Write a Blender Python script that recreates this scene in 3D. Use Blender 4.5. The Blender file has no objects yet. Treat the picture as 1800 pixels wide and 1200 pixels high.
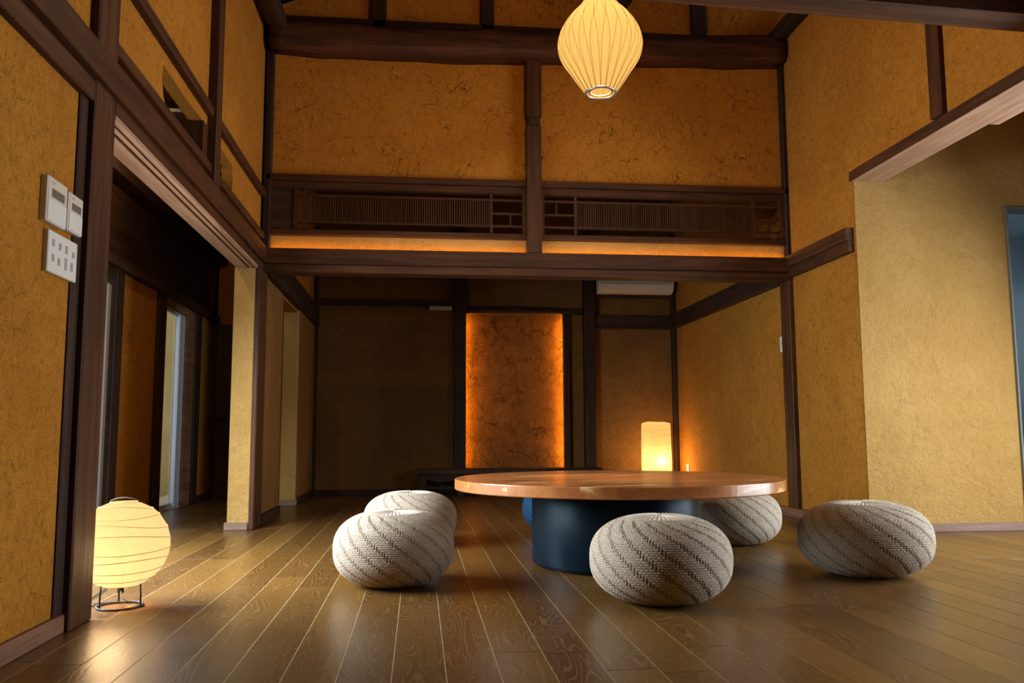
import bpy, bmesh, math, random
import numpy as np
from mathutils import Vector, Matrix
random.seed(7)
PI = math.pi
S = bpy.context.scene
COL = S.collection

# ------------------------------------------------------------------ camera
YAW, PIT, ROL, CAMH = 0.1099456, 0.10925992, -0.0040954, 0.66
fw = Vector((math.sin(YAW)*math.cos(PIT), math.cos(YAW)*math.cos(PIT), math.sin(PIT)))
rt = Vector((math.cos(YAW), -math.sin(YAW), 0)); up = rt.cross(fw)
rt2 = rt*math.cos(ROL)+up*math.sin(ROL); up2 = rt2.cross(fw)
cd = bpy.data.cameras.new('camera'); cam = bpy.data.objects.new('camera', cd); COL.objects.link(cam)
M = Matrix((rt2, up2, -fw)).transposed().to_4x4(); M.translation = (0, 0, CAMH)
cam.matrix_world = M
cd.sensor_width = 36; cd.lens = 36*1486.66/1800; cd.clip_start = 0.05; cd.clip_end = 100
S.camera = cam

# ------------------------------------------------------------------ world, daylight, exposure
W = bpy.data.worlds.new('sky'); S.world = W; W.use_nodes = True
W.node_tree.nodes['Background'].inputs[0].default_value = (0.72, 0.86, 1.0, 1)
W.node_tree.nodes['Background'].inputs[1].default_value = 2.2

def area(name, loc, rot, sx, sy, power, color, spread=PI):
    l = bpy.data.lights.new(name, 'AREA'); l.shape = 'RECTANGLE'; l.size = sx; l.size_y = sy
    l.energy = power; l.color = color; l.spread = spread
    o = bpy.data.objects.new(name, l); COL.objects.link(o); o.location = loc; o.rotation_euler = rot
    return o
# daylight entering by the windows: side room (right), corridor (left)
area('daylight_side_room', (4.70, 3.45, 1.05), (0, PI/2-0.40, 0), 1.9, 2.5, 212, (0.88, 0.95, 1.0), 2.9)
area('daylight_corridor', (-2.10, 3.95, 1.15), (0, -PI/2+0.72, 0), 1.3, 2.2, 275, (0.86, 0.95, 1.0), 2.8)

area('fill_dark_room', (6.1, 6.5, 1.5), (0, PI/2, 0), 1.2, 1.2, 7, (0.72, 0.88, 1.0))  # added fill light inside the closed room; no window is built here
vs = S.view_settings
vs.view_transform = 'Standard'; vs.look = 'None'; vs.exposure = 0.0; vs.gamma = 1.0; vs.use_curve_mapping = False
S.cycles.max_bounces = 7; S.cycles.diffuse_bounces = 4; S.cycles.glossy_bounces = 3; S.cycles.adaptive_threshold = 0.025
S.cycles.transmission_bounces = 6; S.cycles.transparent_max_bounces = 8
S.cycles.caustics_reflective = False; S.cycles.caustics_refractive = False
S.cycles.sample_clamp_indirect = 4.0

# ------------------------------------------------------------------ node helpers
class NT:
    def __init__(s, name):
        s.m = bpy.data.materials.new(name); s.m.use_nodes = True
        s.t = s.m.node_tree; s.t.nodes.clear()
        s.out = s.t.nodes.new('ShaderNodeOutputMaterial')
    def n(s, typ, props=None, **inp):
        nd = s.t.nodes.new('ShaderNode'+typ)
        for k, v in (props or {}).items(): setattr(nd, k, v)
        for k, v in inp.items():
            key = int(k[1:]) if k[0] == 'i' and k[1:].isdigit() else k.replace('_', ' ')
            sock = nd.inputs[key]
            if isinstance(v, bpy.types.NodeSocket): s.t.links.new(v, sock)
            else: sock.default_value = v
        return nd
    def math(s, op, a, b=0.0, clamp=False):
        nd = s.n('Math', dict(operation=op, use_clamp=clamp), i0=a, i1=b); return nd.outputs[0]
    def ramp(s, f, a, b):   # smooth 0..1 between a and b
        nd = s.n('MapRange', dict(interpolation_type='SMOOTHSTEP', clamp=True), i0=f, i1=a, i2=b, i3=0.0, i4=1.0); return nd.outputs[0]
    def mix(s, f, a, b, blend='MIX'):
        nd = s.t.nodes.new('ShaderNodeMix'); nd.data_type = 'RGBA'; nd.blend_type = blend; nd.clamp_factor = True
        for sock, v in ((nd.inputs[0], f), (nd.inputs[6], a), (nd.inputs[7], b)):
            if isinstance(v, bpy.types.NodeSocket): s.t.links.new(v, sock)
            else: sock.default_value = (*v, 1) if isinstance(v, tuple) and len(v) == 3 else v
        return nd.outputs[2]
    def pos(s, scale=(1, 1, 1), obj=False, rnd=False):
        v = s.n('TexCoord').outputs['Object'] if obj else s.n('NewGeometry').outputs['Position']
        if rnd:
            r = s.n('ObjectInfo').outputs['Random']
            c = s.n('CombineXYZ', X=s.math('MULTIPLY', r, 37.0), Y=s.math('MULTIPLY', r, 91.0), Z=s.math('MULTIPLY', r, 53.0)).outputs[0]
            v = s.n('VectorMath', dict(operation='ADD'), i0=v, i1=c).outputs[0]
        return s.n('VectorMath', dict(operation='MULTIPLY'), i0=v, i1=scale).outputs[0]
    def noise(s, vec, scale, detail=3.0, rough=0.55, dist=0.0):
        return s.n('TexNoise', Vector=vec, Scale=scale, Detail=detail, Roughness=rough, Distortion=dist).outputs[0]
    def bump(s, h, strength, dist=0.01, normal=None):
        k = dict(Height=h, Strength=strength, Distance=dist)
        if normal is not None: k['Normal'] = normal
        return s.n('Bump', **k).outputs[0]
    def surf(s, **k):
        b = s.n('BsdfPrincipled', **k); s.t.links.new(b.outputs[0], s.out.inputs[0]); return b

def plaster(name, light, dark, crack=0.5, flecks=0.6, relief=0.35, crack_scale=9.0, patches=0.0, gr=0.45, mot=0.35):
    t = NT(name); p = t.pos()
    warp = t.n('TexNoise', Vector=p, Scale=11.0, Detail=4.0, Roughness=0.65).outputs['Color']
    wv = t.n('VectorMath', dict(operation='SUBTRACT'), i0=warp, i1=(0.5, 0.5, 0.5)).outputs[0]
    wv = t.n('VectorMath', dict(operation='SCALE'), i0=wv, Scale=0.13).outputs[0]
    pw = t.n('VectorMath', dict(operation='ADD'), i0=p, i1=wv).outputs[0]
    big = t.noise(p, 1.6, 4.0, 0.6)
    med = t.noise(p, 14.0, 4.0, 0.65)
    fine = t.noise(p, 170.0, 2.0, 0.7)
    col = t.mix(t.ramp(big, 0.3, 0.72), dark, light)
    col = t.mix(t.math('MULTIPLY', t.ramp(med, 0.42, 0.75), mot), col, tuple(c*0.62 for c in dark))
    col = t.mix(t.math('MULTIPLY', t.ramp(fine, 0.48, 0.66), gr), col, tuple(min(1, c*1.3) for c in light))
    col = t.mix(t.math('MULTIPLY', t.ramp(fine, 0.50, 0.36), gr), col, tuple(c*0.6 for c in dark))
    # straw flecks: short pieces of thin cell edges
    v2 = t.n('TexVoronoi', dict(feature='DISTANCE_TO_EDGE'), Vector=pw, Scale=52.0).outputs['Distance']
    fm = t.ramp(t.noise(p, 34.0, 2.0), 0.47, 0.60)
    fl = t.math('MULTIPLY', t.math('SUBTRACT', 1.0, t.ramp(v2, 0.01, 0.075)), fm)
    col = t.mix(t.math('MULTIPLY', fl, flecks), col, tuple(c*0.22 for c in dark))
    # drying cracks
    cw = t.n('TexNoise', Vector=p, Scale=7.0, Detail=3.0, Roughness=0.6).outputs['Color']
    cv = t.n('VectorMath', dict(operation='SUBTRACT'), i0=cw, i1=(0.5, 0.5, 0.5)).outputs[0]
    pc = t.n('VectorMath', dict(operation='ADD'), i0=p, i1=t.n('VectorMath', dict(operation='SCALE'), i0=cv, Scale=0.12).outputs[0]).outputs[0]
    v1 = t.n('TexVoronoi', dict(feature='DISTANCE_TO_EDGE'), Vector=t.n('VectorMath', dict(operation='MULTIPLY'), i0=pc, i1=(1.25, 1.25, 0.62)).outputs[0], Scale=crack_scale).outputs['Distance']
    cm = t.ramp(t.noise(p, 4.0, 4.0, 0.65), 0.42, 0.58)
    cr = t.math('MULTIPLY', t.math('SUBTRACT', 1.0, t.ramp(v1, 0.004, 0.024)), cm)
    col = t.mix(t.math('MULTIPLY', cr, crack), col, tuple(c*0.16 for c in dark))
    if patches:
        pt = t.ramp(t.noise(p, 4.2, 5.0, 0.7, 0.6), 0.5, 0.62)
        col = t.mix(t.math('MULTIPLY', pt, patches), col, tuple(c*0.35 for c in dark))
    h = t.math('ADD', t.math('MULTIPLY', med, 0.9), t.math('MULTIPLY', t.noise(p, 45.0, 4.0, 0.7), 0.6))
    h = t.math('ADD', h, t.math('MULTIPLY', fine, 0.25))
    h = t.math('SUBTRACT', h, t.math('MULTIPLY', t.math('ADD', cr, t.math('MULTIPLY', fl, 0.5)), 0.6*crack))
    t.surf(Base_Color=col, Roughness=0.95, Specular_IOR_Level=0.12, Normal=t.bump(h, relief, 0.02 if name[:5] != 'rough' else 0.035))
    return t.m

def wood(name, axis, light, dark, rough=0.5, relief=0.25, obj=False, rnd=True, streak=1.0):
    t = NT(name); sc = [16.0*streak, 16.0*streak, 16.0*streak]; sc['xyz'.index(axis)] = 0.9
    p = t.pos(tuple(sc), obj=obj, rnd=rnd); q = t.pos((1, 1, 1), rnd=rnd)
    g = t.noise(p, 1.0, 6.0, 0.68, 0.8); g2 = t.noise(p, 4.5, 3.0, 0.6)
    b = t.noise(q, 2.3, 3.0)
    col = t.mix(t.ramp(g, 0.32, 0.68), dark, light)
    col = t.mix(t.math('MULTIPLY', t.ramp(g2, 0.5, 0.72), 0.5), col, tuple(c*0.5 for c in dark))
    col = t.mix(t.math('MULTIPLY', t.ramp(b, 0.45, 0.7), 0.35), col, tuple(c*0.7 for c in dark))
    h = t.math('ADD', g, t.math('MULTIPLY', g2, 0.6))
    t.surf(Base_Color=col, Roughness=t.math('ADD', t.math('MULTIPLY', g2, 0.2), rough), Specular_IOR_Level=0.22, Normal=t.bump(h, relief, 0.006))
    return t.m

def plain(name, col, rough=0.5, metal=0.0, spec=0.5, grain=0.0):
    t = NT(name); c = col
    if grain:
        nz = t.noise(t.pos(), 60.0, 3.0)
        c = t.mix(t.math('MULTIPLY', t.ramp(nz, 0.3, 0.7), grain), col, tuple(x*0.6 for x in col))
    t.surf(Base_Color=(*c, 1) if isinstance(c, tuple) else c, Roughness=rough, Metallic=metal, Specular_IOR_Level=spec)
    return t.m

def glow(name, col, strength):
    t = NT(name); e = t.n('Emission', Color=(*col, 1), Strength=strength)
    t.t.links.new(e.outputs[0], t.out.inputs[0]); return t.m

def paper(name, emit, strength, trans, tfac=0.5, thin=0.2):
    """glowing shade: soft even emission plus paper that lets the bulb inside shine through"""
    t = NT(name); p = t.pos(obj=True)
    fib = t.ramp(t.noise(p, 38.0, 4.0, 0.7), 0.3, 0.75)
    col = t.mix(t.math('MULTIPLY', fib, 0.22), emit, tuple(c*0.72 for c in emit))
    e = t.n('Emission', Color=col, Strength=strength)
    tr = t.n('BsdfTranslucent', Color=(*trans, 1)); df = t.n('BsdfDiffuse', Color=(*trans, 1))
    mx = t.n('MixShader', i0=1-tfac, i1=tr.outputs[0], i2=df.outputs[0])
    a = t.n('AddShader', i0=e.outputs[0], i1=mx.outputs[0])
    tp = t.n('BsdfTransparent', Color=(1, 1, 1, 1))
    mm = t.n('MixShader', i0=thin, i1=a.outputs[0], i2=tp.outputs[0])
    t.t.links.new(mm.outputs[0], t.out.inputs[0]); return t.m

DW_L, DW_D = (0.084, 0.029, 0.0095), (0.035, 0.0115, 0.0042)
MAT = {
 'wx': wood('dark_timber_x', 'x', DW_L, DW_D), 'wy': wood('dark_timber_y', 'y', DW_L, DW_D), 'wz': wood('dark_timber_z', 'z', DW_L, DW_D),
 'bx': wood('black_timber_x', 'x', (0.060, 0.026, 0.013), (0.022, 0.010, 0.006)),
 'by': wood('black_timber_y', 'y', (0.045, 0.020, 0.010), (0.018, 0.008, 0.005)),
 'bz': wood('black_timber_z', 'z', (0.045, 0.020, 0.010), (0.018, 0.008, 0.005)),
 'py': wood('pale_timber_y', 'y', (0.42, 0.25, 0.16), (0.30, 0.16, 0.09)),
 'base_y': wood('baseboard_timber_y', 'y', (0.24, 0.115, 0.065), (0.13, 0.06, 0.032)),
 'base_x': wood('baseboard_timber_x', 'x', (0.26, 0.16, 0.12), (0.17, 0.10, 0.07)),
 'log': wood('log_timber_x', 'x', (0.100, 0.033, 0.013), (0.028, 0.010, 0.005), relief=0.5, streak=0.7),
 'pl': plaster('ochre_straw_plaster', (0.400, 0.166, 0.021), (0.320, 0.122, 0.014), crack=0.4, flecks=0.55, relief=0.45),
 'plc': plaster('cracked_ochre_plaster', (0.450, 0.176, 0.022), (0.360, 0.130, 0.014), crack=0.85, flecks=0.5, relief=0.35, crack_scale=10.5, gr=0.35),
 'plr': plaster('rough_ochre_plaster', (0.420, 0.256, 0.084), (0.350, 0.200, 0.057), crack=0.15, flecks=0.22, relief=0.55, crack_scale=7.0, gr=0.2, mot=0.15),  # rougher and paler; the washed-out tone of bright light put into the colour
 'pld': plaster('aged_dark_ochre_plaster', (0.22, 0.104, 0.027), (0.155, 0.070, 0.017), crack=0.25, flecks=0.5, relief=0.35),  # darker ochre, with the dim rooms' shade put into the colour
 'pln': plaster('old_flaking_plaster', (0.38, 0.165, 0.045), (0.25, 0.10, 0.026), crack=0.7, flecks=0.5, relief=0.9, crack_scale=5.0, patches=0.4),
 'dz': wood('brown_door_z', 'z', (0.085, 0.045, 0.024), (0.05, 0.026, 0.014)), 'dull': plain('dull_bronze_frame', (0.20, 0.165, 0.14), 0.45),
 'white': plain('white_plastic', (0.62, 0.60, 0.55), 0.45), 'cream': plain('cream_plastic', (0.58, 0.50, 0.40), 0.4),
 'screen': plain('grey_display', (0.16, 0.13, 0.11), 0.25), 'mark': plain('grey_mark', (0.30, 0.29, 0.27), 0.5),
 'black': plain('black_steel', (0.02, 0.02, 0.02), 0.4, 0.6), 'cord': plain('black_cord', (0.015, 0.015, 0.016), 0.6),
 'steel': plain('brushed_steel', (0.42, 0.43, 0.44), 0.35, 0.9), 'alu': plain('pale_aluminium', (0.62, 0.68, 0.74), 0.35, 0.3),
 'greyframe': plain('grey_green_frame', (0.10, 0.105, 0.085), 0.5), 'bluewall': plain('blue_grey_tile', (0.16, 0.22, 0.26), 0.35),
 'dwire': plain('dark_rib_wire', (0.05, 0.022, 0.006), 0.8, 0.0, 0.1),
 'wire': plain('bamboo_wire', (0.42, 0.24, 0.09), 0.7),
}
def glass_mat():
    t = NT('clear_glass'); tr = t.n('BsdfTransparent', Color=(0.93, 0.97, 0.98, 1)); g = t.n('BsdfGlossy', Color=(1, 1, 1, 1), Roughness=0.02)
    f = t.math('MULTIPLY', t.n('LayerWeight', Blend=0.25).outputs['Facing'], 0.35)
    m = t.n('MixShader', i0=f, i1=tr.outputs[0], i2=g.outputs[0]); t.t.links.new(m.outputs[0], t.out.inputs[0]); return t.m
MAT['glass'] = glass_mat()

# ------------------------------------------------------------------ object helpers
def tag(o, label=None, cat=None, group=None, kind=None):
    if label: o['label'] = label
    if cat: o['category'] = cat
    if group: o['group'] = group
    if kind: o['kind'] = kind
    return o
def empty(name, loc=(0, 0, 0), rz=0.0, parent=None):
    o = bpy.data.objects.new(name, None); COL.objects.link(o); o.empty_display_size = 0.1
    o.location = loc; o.rotation_euler = (0, 0, rz); o.parent = parent; return o
def wloc(p):
    v = Vector((0, 0, 0))
    while p is not None: v = v + p.location; p = p.parent
    return v
def link(name, me, mat, parent=None, loc=(0, 0, 0), smooth=False):
    if mat is not None:
        me.materials.clear(); me.materials.append(MAT[mat] if isinstance(mat, str) else mat)
    if smooth: me.polygons.foreach_set('use_smooth', [True]*len(me.polygons))
    o = bpy.data.objects.new(name, me); COL.objects.link(o); o.parent = parent; o.location = loc
    return o
def from_bm(name, bm, mat, parent=None, local=False, smooth=False):
    """bm in world coordinates (or in the parent's own frame if local): origin goes to the base centre"""
    xs = [v.co.x for v in bm.verts]; ys = [v.co.y for v in bm.verts]; zs = [v.co.z for v in bm.verts]
    c = Vector(((min(xs)+max(xs))/2, (min(ys)+max(ys))/2, min(zs)))
    bmesh.ops.translate(bm, verts=bm.verts, vec=-c)
    bmesh.ops.recalc_face_normals(bm, faces=bm.faces)
    me = bpy.data.meshes.new(name); bm.to_mesh(me); bm.free()
    if local and parent is not None and parent.parent is not None: c = c-parent.location; return link(name, me, mat, parent, c, smooth)
    return link(name, me, mat, parent, c if local else c-wloc(parent), smooth)
def bm_box(x0, x1, y0, y1, z0, z1, bev=0.0, bm=None):
    own = bm is None
    if own: bm = bmesh.new()
    r = bmesh.ops.create_cube(bm, size=1.0)
    for v in r['verts']:
        v.co = Vector(((x0+x1)/2+v.co.x*(x1-x0), (y0+y1)/2+v.co.y*(y1-y0), (z0+z1)/2+v.co.z*(z1-z0)))
    if bev and own:
        bmesh.ops.bevel(bm, geom=bm.edges[:], offset=bev, segments=1, affect='EDGES')
    return bm
def box(name, x0, x1, y0, y1, z0, z1, mat, parent=None, bev=0.0, local=False):
    return from_bm(name, bm_box(min(x0, x1), max(x0, x1), min(y0, y1), max(y0, y1), z0, z1, bev), mat, parent, local)
def prism(name, pts, axis, a, b, mat, parent=None, local=False, bev=0.0):
    """polygon (in the two other axes, xyz order) pushed from a to b along axis"""
    bm = bmesh.new(); i = 'xyz'.index(axis); o = [k for k in range(3) if k != i]
    def mk(p, v):
        c = [0, 0, 0]; c[o[0]], c[o[1]] = p; c[i] = v; return bm.verts.new(c)
    A = [mk(p, a) for p in pts]; B = [mk(p, b) for p in pts]
    bm.faces.new(A); bm.faces.new(B[::-1])
    for k in range(len(pts)): bm.faces.new((A[k], A[(k+1) % len(pts)], B[(k+1) % len(pts)], B[k]))
    bmesh.ops.recalc_face_normals(bm, faces=bm.faces)
    if bev: bmesh.ops.bevel(bm, geom=bm.edges[:], offset=bev, segments=1, affect='EDGES')
    return from_bm(name, bm, mat, parent, local)
def bm_tube(pts, rad, n=8, bm=None, closed=False):
    if bm is None: bm = bmesh.new()
    P = [Vector(p) for p in pts]; rings = []; N = len(P)
    ref = None
    for k in range(N):
        if closed: d = P[(k+1) % N]-P[k-1]
        else: d = P[min(k+1, N-1)]-P[max(k-1, 0)]
        d.normalize()
        if ref is None: ref = Vector((0, 0, 1)) if abs(d.z) < 0.9 else Vector((1, 0, 0))
        a = d.cross(ref).normalized(); b = d.cross(a).normalized()
        if b.dot(ref) > 0: pass
        r = rad[k] if hasattr(rad, '__len__') else rad
        rings.append([bm.verts.new(P[k]+a*(r*math.cos(2*PI*j/n))+b*(r*math.sin(2*PI*j/n))) for j in range(n)])
    for k in range(N if closed else N-1):
        A, B = rings[k], rings[(k+1) % N]
        for j in range(n): bm.faces.new((A[j], A[(j+1) % n], B[(j+1) % n], B[j]))
    if not closed: bm.faces.new(rings[0][::-1]); bm.faces.new(rings[-1])
    return bm
def tube(name, pts, rad, mat, parent=None, n=8, closed=False, local=False):
    return from_bm(name, bm_tube(pts, rad, n, None, closed), mat, parent, local, True)
def lathe(name, prof, mat, parent=None, n=48, loc=(0, 0, 0), smooth=True, cap=(False, False)):
    """profile (r, z) turned about z; loc is the axis point in the parent's frame"""
    bm = bmesh.new(); R = []
    for r, z in prof: R.append([bm.verts.new((r*math.cos(2*PI*j/n), r*math.sin(2*PI*j/n), z)) for j in range(n)])
    for A, B in zip(R, R[1:]):
        for j in range(n): bm.faces.new((A[j], A[(j+1) % n], B[(j+1) % n], B[j]))
    if cap[0]: bm.faces.new(R[0][::-1])
    if cap[1]: bm.faces.new(R[-1])
    bmesh.ops.recalc_face_normals(bm, faces=bm.faces)
    me = bpy.data.meshes.new(name); bm.to_mesh(me); bm.free()
    return link(name, me, mat, parent, loc, smooth)
def struct(o, label, cat): return tag(o, label, cat, kind='structure')
_trim = [0]
def trim(x0, x1, y0, y1, z0, z1, mat, label, bev=0.004, cat='trim'):
    _trim[0] += 1
    return struct(box('trim_%d' % _trim[0], x0, x1, y0, y1, z0, z1, mat, None, bev), label, cat)
def pillar(x0, x1, y0, y1, z0, z1, label, mat='wz', bev=0.006):
    return struct(box('pillar', x0, x1, y0, y1, z0, z1, mat, None, bev), label, 'post')

XL, XR, YM, YB = -1.17, 2.99, 6.50, 9.62     # inner faces: left timber, right wall, transom wall, far wall
XC = -2.22                                    # corridor's outer wall
ZT = 4.30                                     # top of the side walls
# ================================================================== FLOOR
def oak():
    t = NT('brushed_oak_planks'); P = t.n('NewGeometry').outputs['Position']
    sp = t.n('SeparateXYZ', Vector=P)
    row = t.math('FLOOR', t.math('DIVIDE', t.math('SUBTRACT', sp.outputs[0], 0.081-14.95), 0.1495))
    rnd = t.n('TexWhiteNoise', dict(noise_dimensions='2D'), Vector=t.n('CombineXYZ', X=row, Y=t.math('MULTIPLY', t.n('ObjectInfo').outputs['Random'], 50.0)).outputs[0]).outputs['Value']
    off = t.n('CombineXYZ', X=t.math('MULTIPLY', rnd, 31.0), Y=t.math('MULTIPLY', rnd, 77.0)).outputs[0]
    q = t.n('VectorMath', dict(operation='ADD'), i0=P, i1=off).outputs[0]
    q1 = t.n('VectorMath', dict(operation='MULTIPLY'), i0=q, i1=(7.0, 0.9, 1)).outputs[0]
    n1 = t.noise(q1, 1.0, 2.0, 0.5, 0.4)
    rings = t.math('SINE', t.math('ADD', t.math('MULTIPLY', n1, 260.0), t.math('MULTIPLY', t.noise(q, 22.0, 2.0), 2.5)))           # contour lines of a slow noise read as cathedral grain
    ring = t.ramp(rings, 0.35, 1.0)
    fib = t.noise(t.n('VectorMath', dict(operation='MULTIPLY'), i0=q, i1=(160.0, 5.0, 1)).outputs[0], 1.0, 4.0, 0.7)
    base = t.mix(rnd, (0.066, 0.024, 0.0035), (0.138, 0.063, 0.011))
    col = t.mix(t.math('MULTIPLY', ring, 0.42), base, (0.24, 0.137, 0.038))
    col = t.mix(t.math('MULTIPLY', t.ramp(fib, 0.42, 0.72), 0.45), col, (0.055, 0.026, 0.008))
    col = t.mix(t.math('MULTIPLY', t.ramp(t.noise(q, 1.7, 2.0), 0.45, 0.75), 0.35), col, (0.07, 0.034, 0.010))
    rg = t.math('ADD', t.math('MULTIPLY', t.noise(P, 3.0, 3.0), 0.12), t.math('ADD', 0.20, t.math('MULTIPLY', fib, 0.12)))
    h = t.math('ADD', t.math('MULTIPLY', ring, -0.5), t.math('MULTIPLY', fib, 0.5))
    t.surf(Base_Color=col, Roughness=rg, Specular_IOR_Level=0.5, Coat_Weight=0.12, Coat_Roughness=0.28, Normal=t.bump(h, 0.10, 0.004))
    return t.m
MAT['oak'] = oak(); MAT['joint'] = plain('pale_joint_filler', (0.52, 0.38, 0.20), 0.5)
fl = struct(box('floor', XC-0.1, 6.3, -1.7, 9.8, -0.12, -0.0009, 'joint'), 'brown brushed oak plank floor running through all the rooms', 'floor')
PW = 0.1495; planks = []; lens_ = (1.18, 0.91)
def px_of(x, y):
    d = Vector((x, y, 0))-Vector((0, 0, CAMH)); z = d.dot(fw)
    return (900+1486.66*d.dot(rt2)/z, 600-1486.66*d.dot(up2)/z) if z > 0.1 else None
r = math.floor((XC-0.081)/PW)
while 0.081+r*PW < 6.2:
    x0 = 0.081+r*PW; y = 1.0-random.random()*1.2
    while y < YB:
        L = random.choice((1.2, 1.5, 1.82, 2.1)); y1 = min(y+L, YB)
        q = [px_of(a, b) for a, b in ((x0, max(y, 1.2)), (x0+PW, max(y, 1.2)), (x0+PW, max(y1, 1.3)), (x0, max(y1, 1.3)))]
        cl = [(min(max(a, 0), 1800), min(max(b, 0), 1200)) for a, b in q]
        ar = abs(sum(cl[k][0]*cl[(k+1) % 4][1]-cl[(k+1) % 4][0]*cl[k][1] for k in range(4)))/2
        if x0 < -1.3 and y1 < 3.2: ar = 0
        planks.append((ar, x0, max(y, 0.0), y1)); y = y+L
    r += 1
planks.sort(reverse=True)
mesh_of = {}
for ar, x0, y0, y1 in planks[:296]:
    L = round(y1-y0, 3); me = mesh_of.get(L)
    if me is None:
        bm = bm_box(-PW/2+0.0012, PW/2-0.0012, 0.0012, L-0.0012, -0.012, 0.0)
        tp = [e for e in bm.edges if all(v.co.z > -0.001 for v in e.verts)]
        bmesh.ops.bevel(bm, geom=tp, offset=0.0007, segments=1, affect='EDGES')
        me = bpy.data.meshes.new('plank'); bm.to_mesh(me); bm.free(); me.materials.append(MAT['oak']); mesh_of[L] = me
    o = link('plank', me, None, fl, Vector((x0+PW/2, y0, 0))-fl.location)
bm = bmesh.new()
for ar, x0, y0, y1 in planks[296:]:
    if y1-y0 > 0.02: bm_box(x0+0.0012, x0+PW-0.0012, y0+0.0012, y1-0.0012, -0.012, 0.0, 0, bm)
tag(from_bm('far_planks', bm, 'oak', fl), kind='stuff')

# ================================================================== WALLS
wl = struct(empty('wall_left', (XL-0.1, 4.0, 0)), 'straw flecked ochre plaster wall with dark posts and two small transom holes', 'wall')
def pan(parent, *a, mat='pl', bev=0.0): return box('plaster_panel', *a, mat, parent, bev)
WX0, WX1 = -1.335, -1.205
pan(wl, WX0, WX1, -1.6, 3.035, 0, 1.90)
pan(wl, WX0, WX1, -1.6, 3.12, 2.04, ZT)
pan(wl, WX0, WX1, 3.28, 6.55, 2.04, 2.15)
prism('plaster_panel', [(3.28, 2.15), (4.10, 2.15), (4.05, 2.20), (3.985, 2.245), (3.955, 2.31), (3.962, 2.39), (3.962, 2.47), (3.28, 2.47)], 'x', -1.272, WX1, 'pl', wl)
prism('plaster_panel', [(3.962, 2.392), (4.3, 2.385), (4.70, 2.398), (5.10, 2.39), (5.455, 2.386), (5.455, 2.47), (3.962, 2.47)], 'x', -1.272, WX1, 'pl', wl)
prism('plaster_panel', [(5.40, 2.15), (5.455, 2.21), (5.475, 2.28), (5.455, 2.36), (5.455, 2.47), (6.55, 2.47), (6.55, 2.15)], 'x', -1.272, WX1, 'pl', wl)
pan(wl, WX0, WX1, 3.28, 6.60, 2.47, ZT)
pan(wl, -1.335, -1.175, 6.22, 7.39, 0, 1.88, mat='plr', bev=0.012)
pan(wl, -1.30, -1.175, 7.32, 8.32, 1.845, 1.95)
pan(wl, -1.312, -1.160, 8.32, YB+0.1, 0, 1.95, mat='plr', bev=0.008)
pan(wl, -1.30, -1.175, 6.55, YB+0.1, 2.03, 3.9)
pan(wl, -1.178, -1.168, 6.53, 7.388, 0, 1.87, mat='pld'); pan(wl, -1.162, -1.153, 8.335, YB, 0, 1.87, mat='pld')  # thin darker skins over the plaster: shade of these faces put into colour
box('hole_post', -1.30, -1.20, 4.69, 4.90, 2.15, 2.40, 'wz', wl)

wr = struct(empty('wall_right', (XR+0.1, 6.0, 0)), 'ochre plaster wall running back into the far room, above and beyond the side opening', 'wall')
pan(wr, XR, 3.18, 5.436, YB+0.1, 0, ZT)
pan(wr, XR, 3.18, -1.6, 5.436, 2.44, ZT)
wk = struct(empty('wall_side_room', (4.5, 5.5, 0)), 'brightly lit rough ochre plaster wall facing the viewer beside the grey doorway', 'wall')
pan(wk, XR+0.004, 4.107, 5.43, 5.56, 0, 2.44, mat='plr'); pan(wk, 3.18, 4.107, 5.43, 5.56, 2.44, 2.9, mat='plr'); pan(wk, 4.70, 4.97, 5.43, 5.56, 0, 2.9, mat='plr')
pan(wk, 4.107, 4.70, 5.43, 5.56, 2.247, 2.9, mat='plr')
wt = struct(empty('wall_transom', (0.9, YM, 2.0)), 'cracked ochre plaster wall over the wide opening to the far room', 'wall')
pan(wt, XL-0.02, 0.86, YM, 6.62, 2.62, 3.80, mat='plc'); pan(wt, 0.92, XR, YM, 6.62, 2.62, 3.80, mat='plc')
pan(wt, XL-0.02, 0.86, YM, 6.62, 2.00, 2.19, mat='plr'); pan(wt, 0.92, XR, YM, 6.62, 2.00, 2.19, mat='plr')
prism('gable_panel', [(-1.20, 3.8), (-1.20, 4.03), (-0.9, 4.15), (-0.35, 4.38), (-0.33, 3.8)], 'y', 6.56, 6.64, 'plc', wt)
for a, b in ((-0.33, 0.53), (0.53, 1.40), (1.40, 2.30), (2.30, 3.05)): pan(wt, a, b, 6.56, 6.64, 3.8, 4.5, mat='plc')
wb = struct(empty('wall_back', (0.9, YB, 0)), 'dim ochre plaster wall closing the far room', 'wall')
NX0, NX1, NZ0, NZ1 = 0.527, 1.655, 0.262, 2.045
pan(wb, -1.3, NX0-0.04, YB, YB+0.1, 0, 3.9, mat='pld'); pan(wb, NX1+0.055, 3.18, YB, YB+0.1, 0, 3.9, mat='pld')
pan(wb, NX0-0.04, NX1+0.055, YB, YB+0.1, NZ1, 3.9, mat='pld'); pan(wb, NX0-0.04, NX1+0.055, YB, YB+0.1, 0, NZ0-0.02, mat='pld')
o = box('niche_panel', NX0-0.09, NX1+0.12, YB+0.13, YB+0.2, 0.1, 2.2, 'pln', wb); o['label'] = 'flaking old plaster at the back of the glowing alcove'

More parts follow.
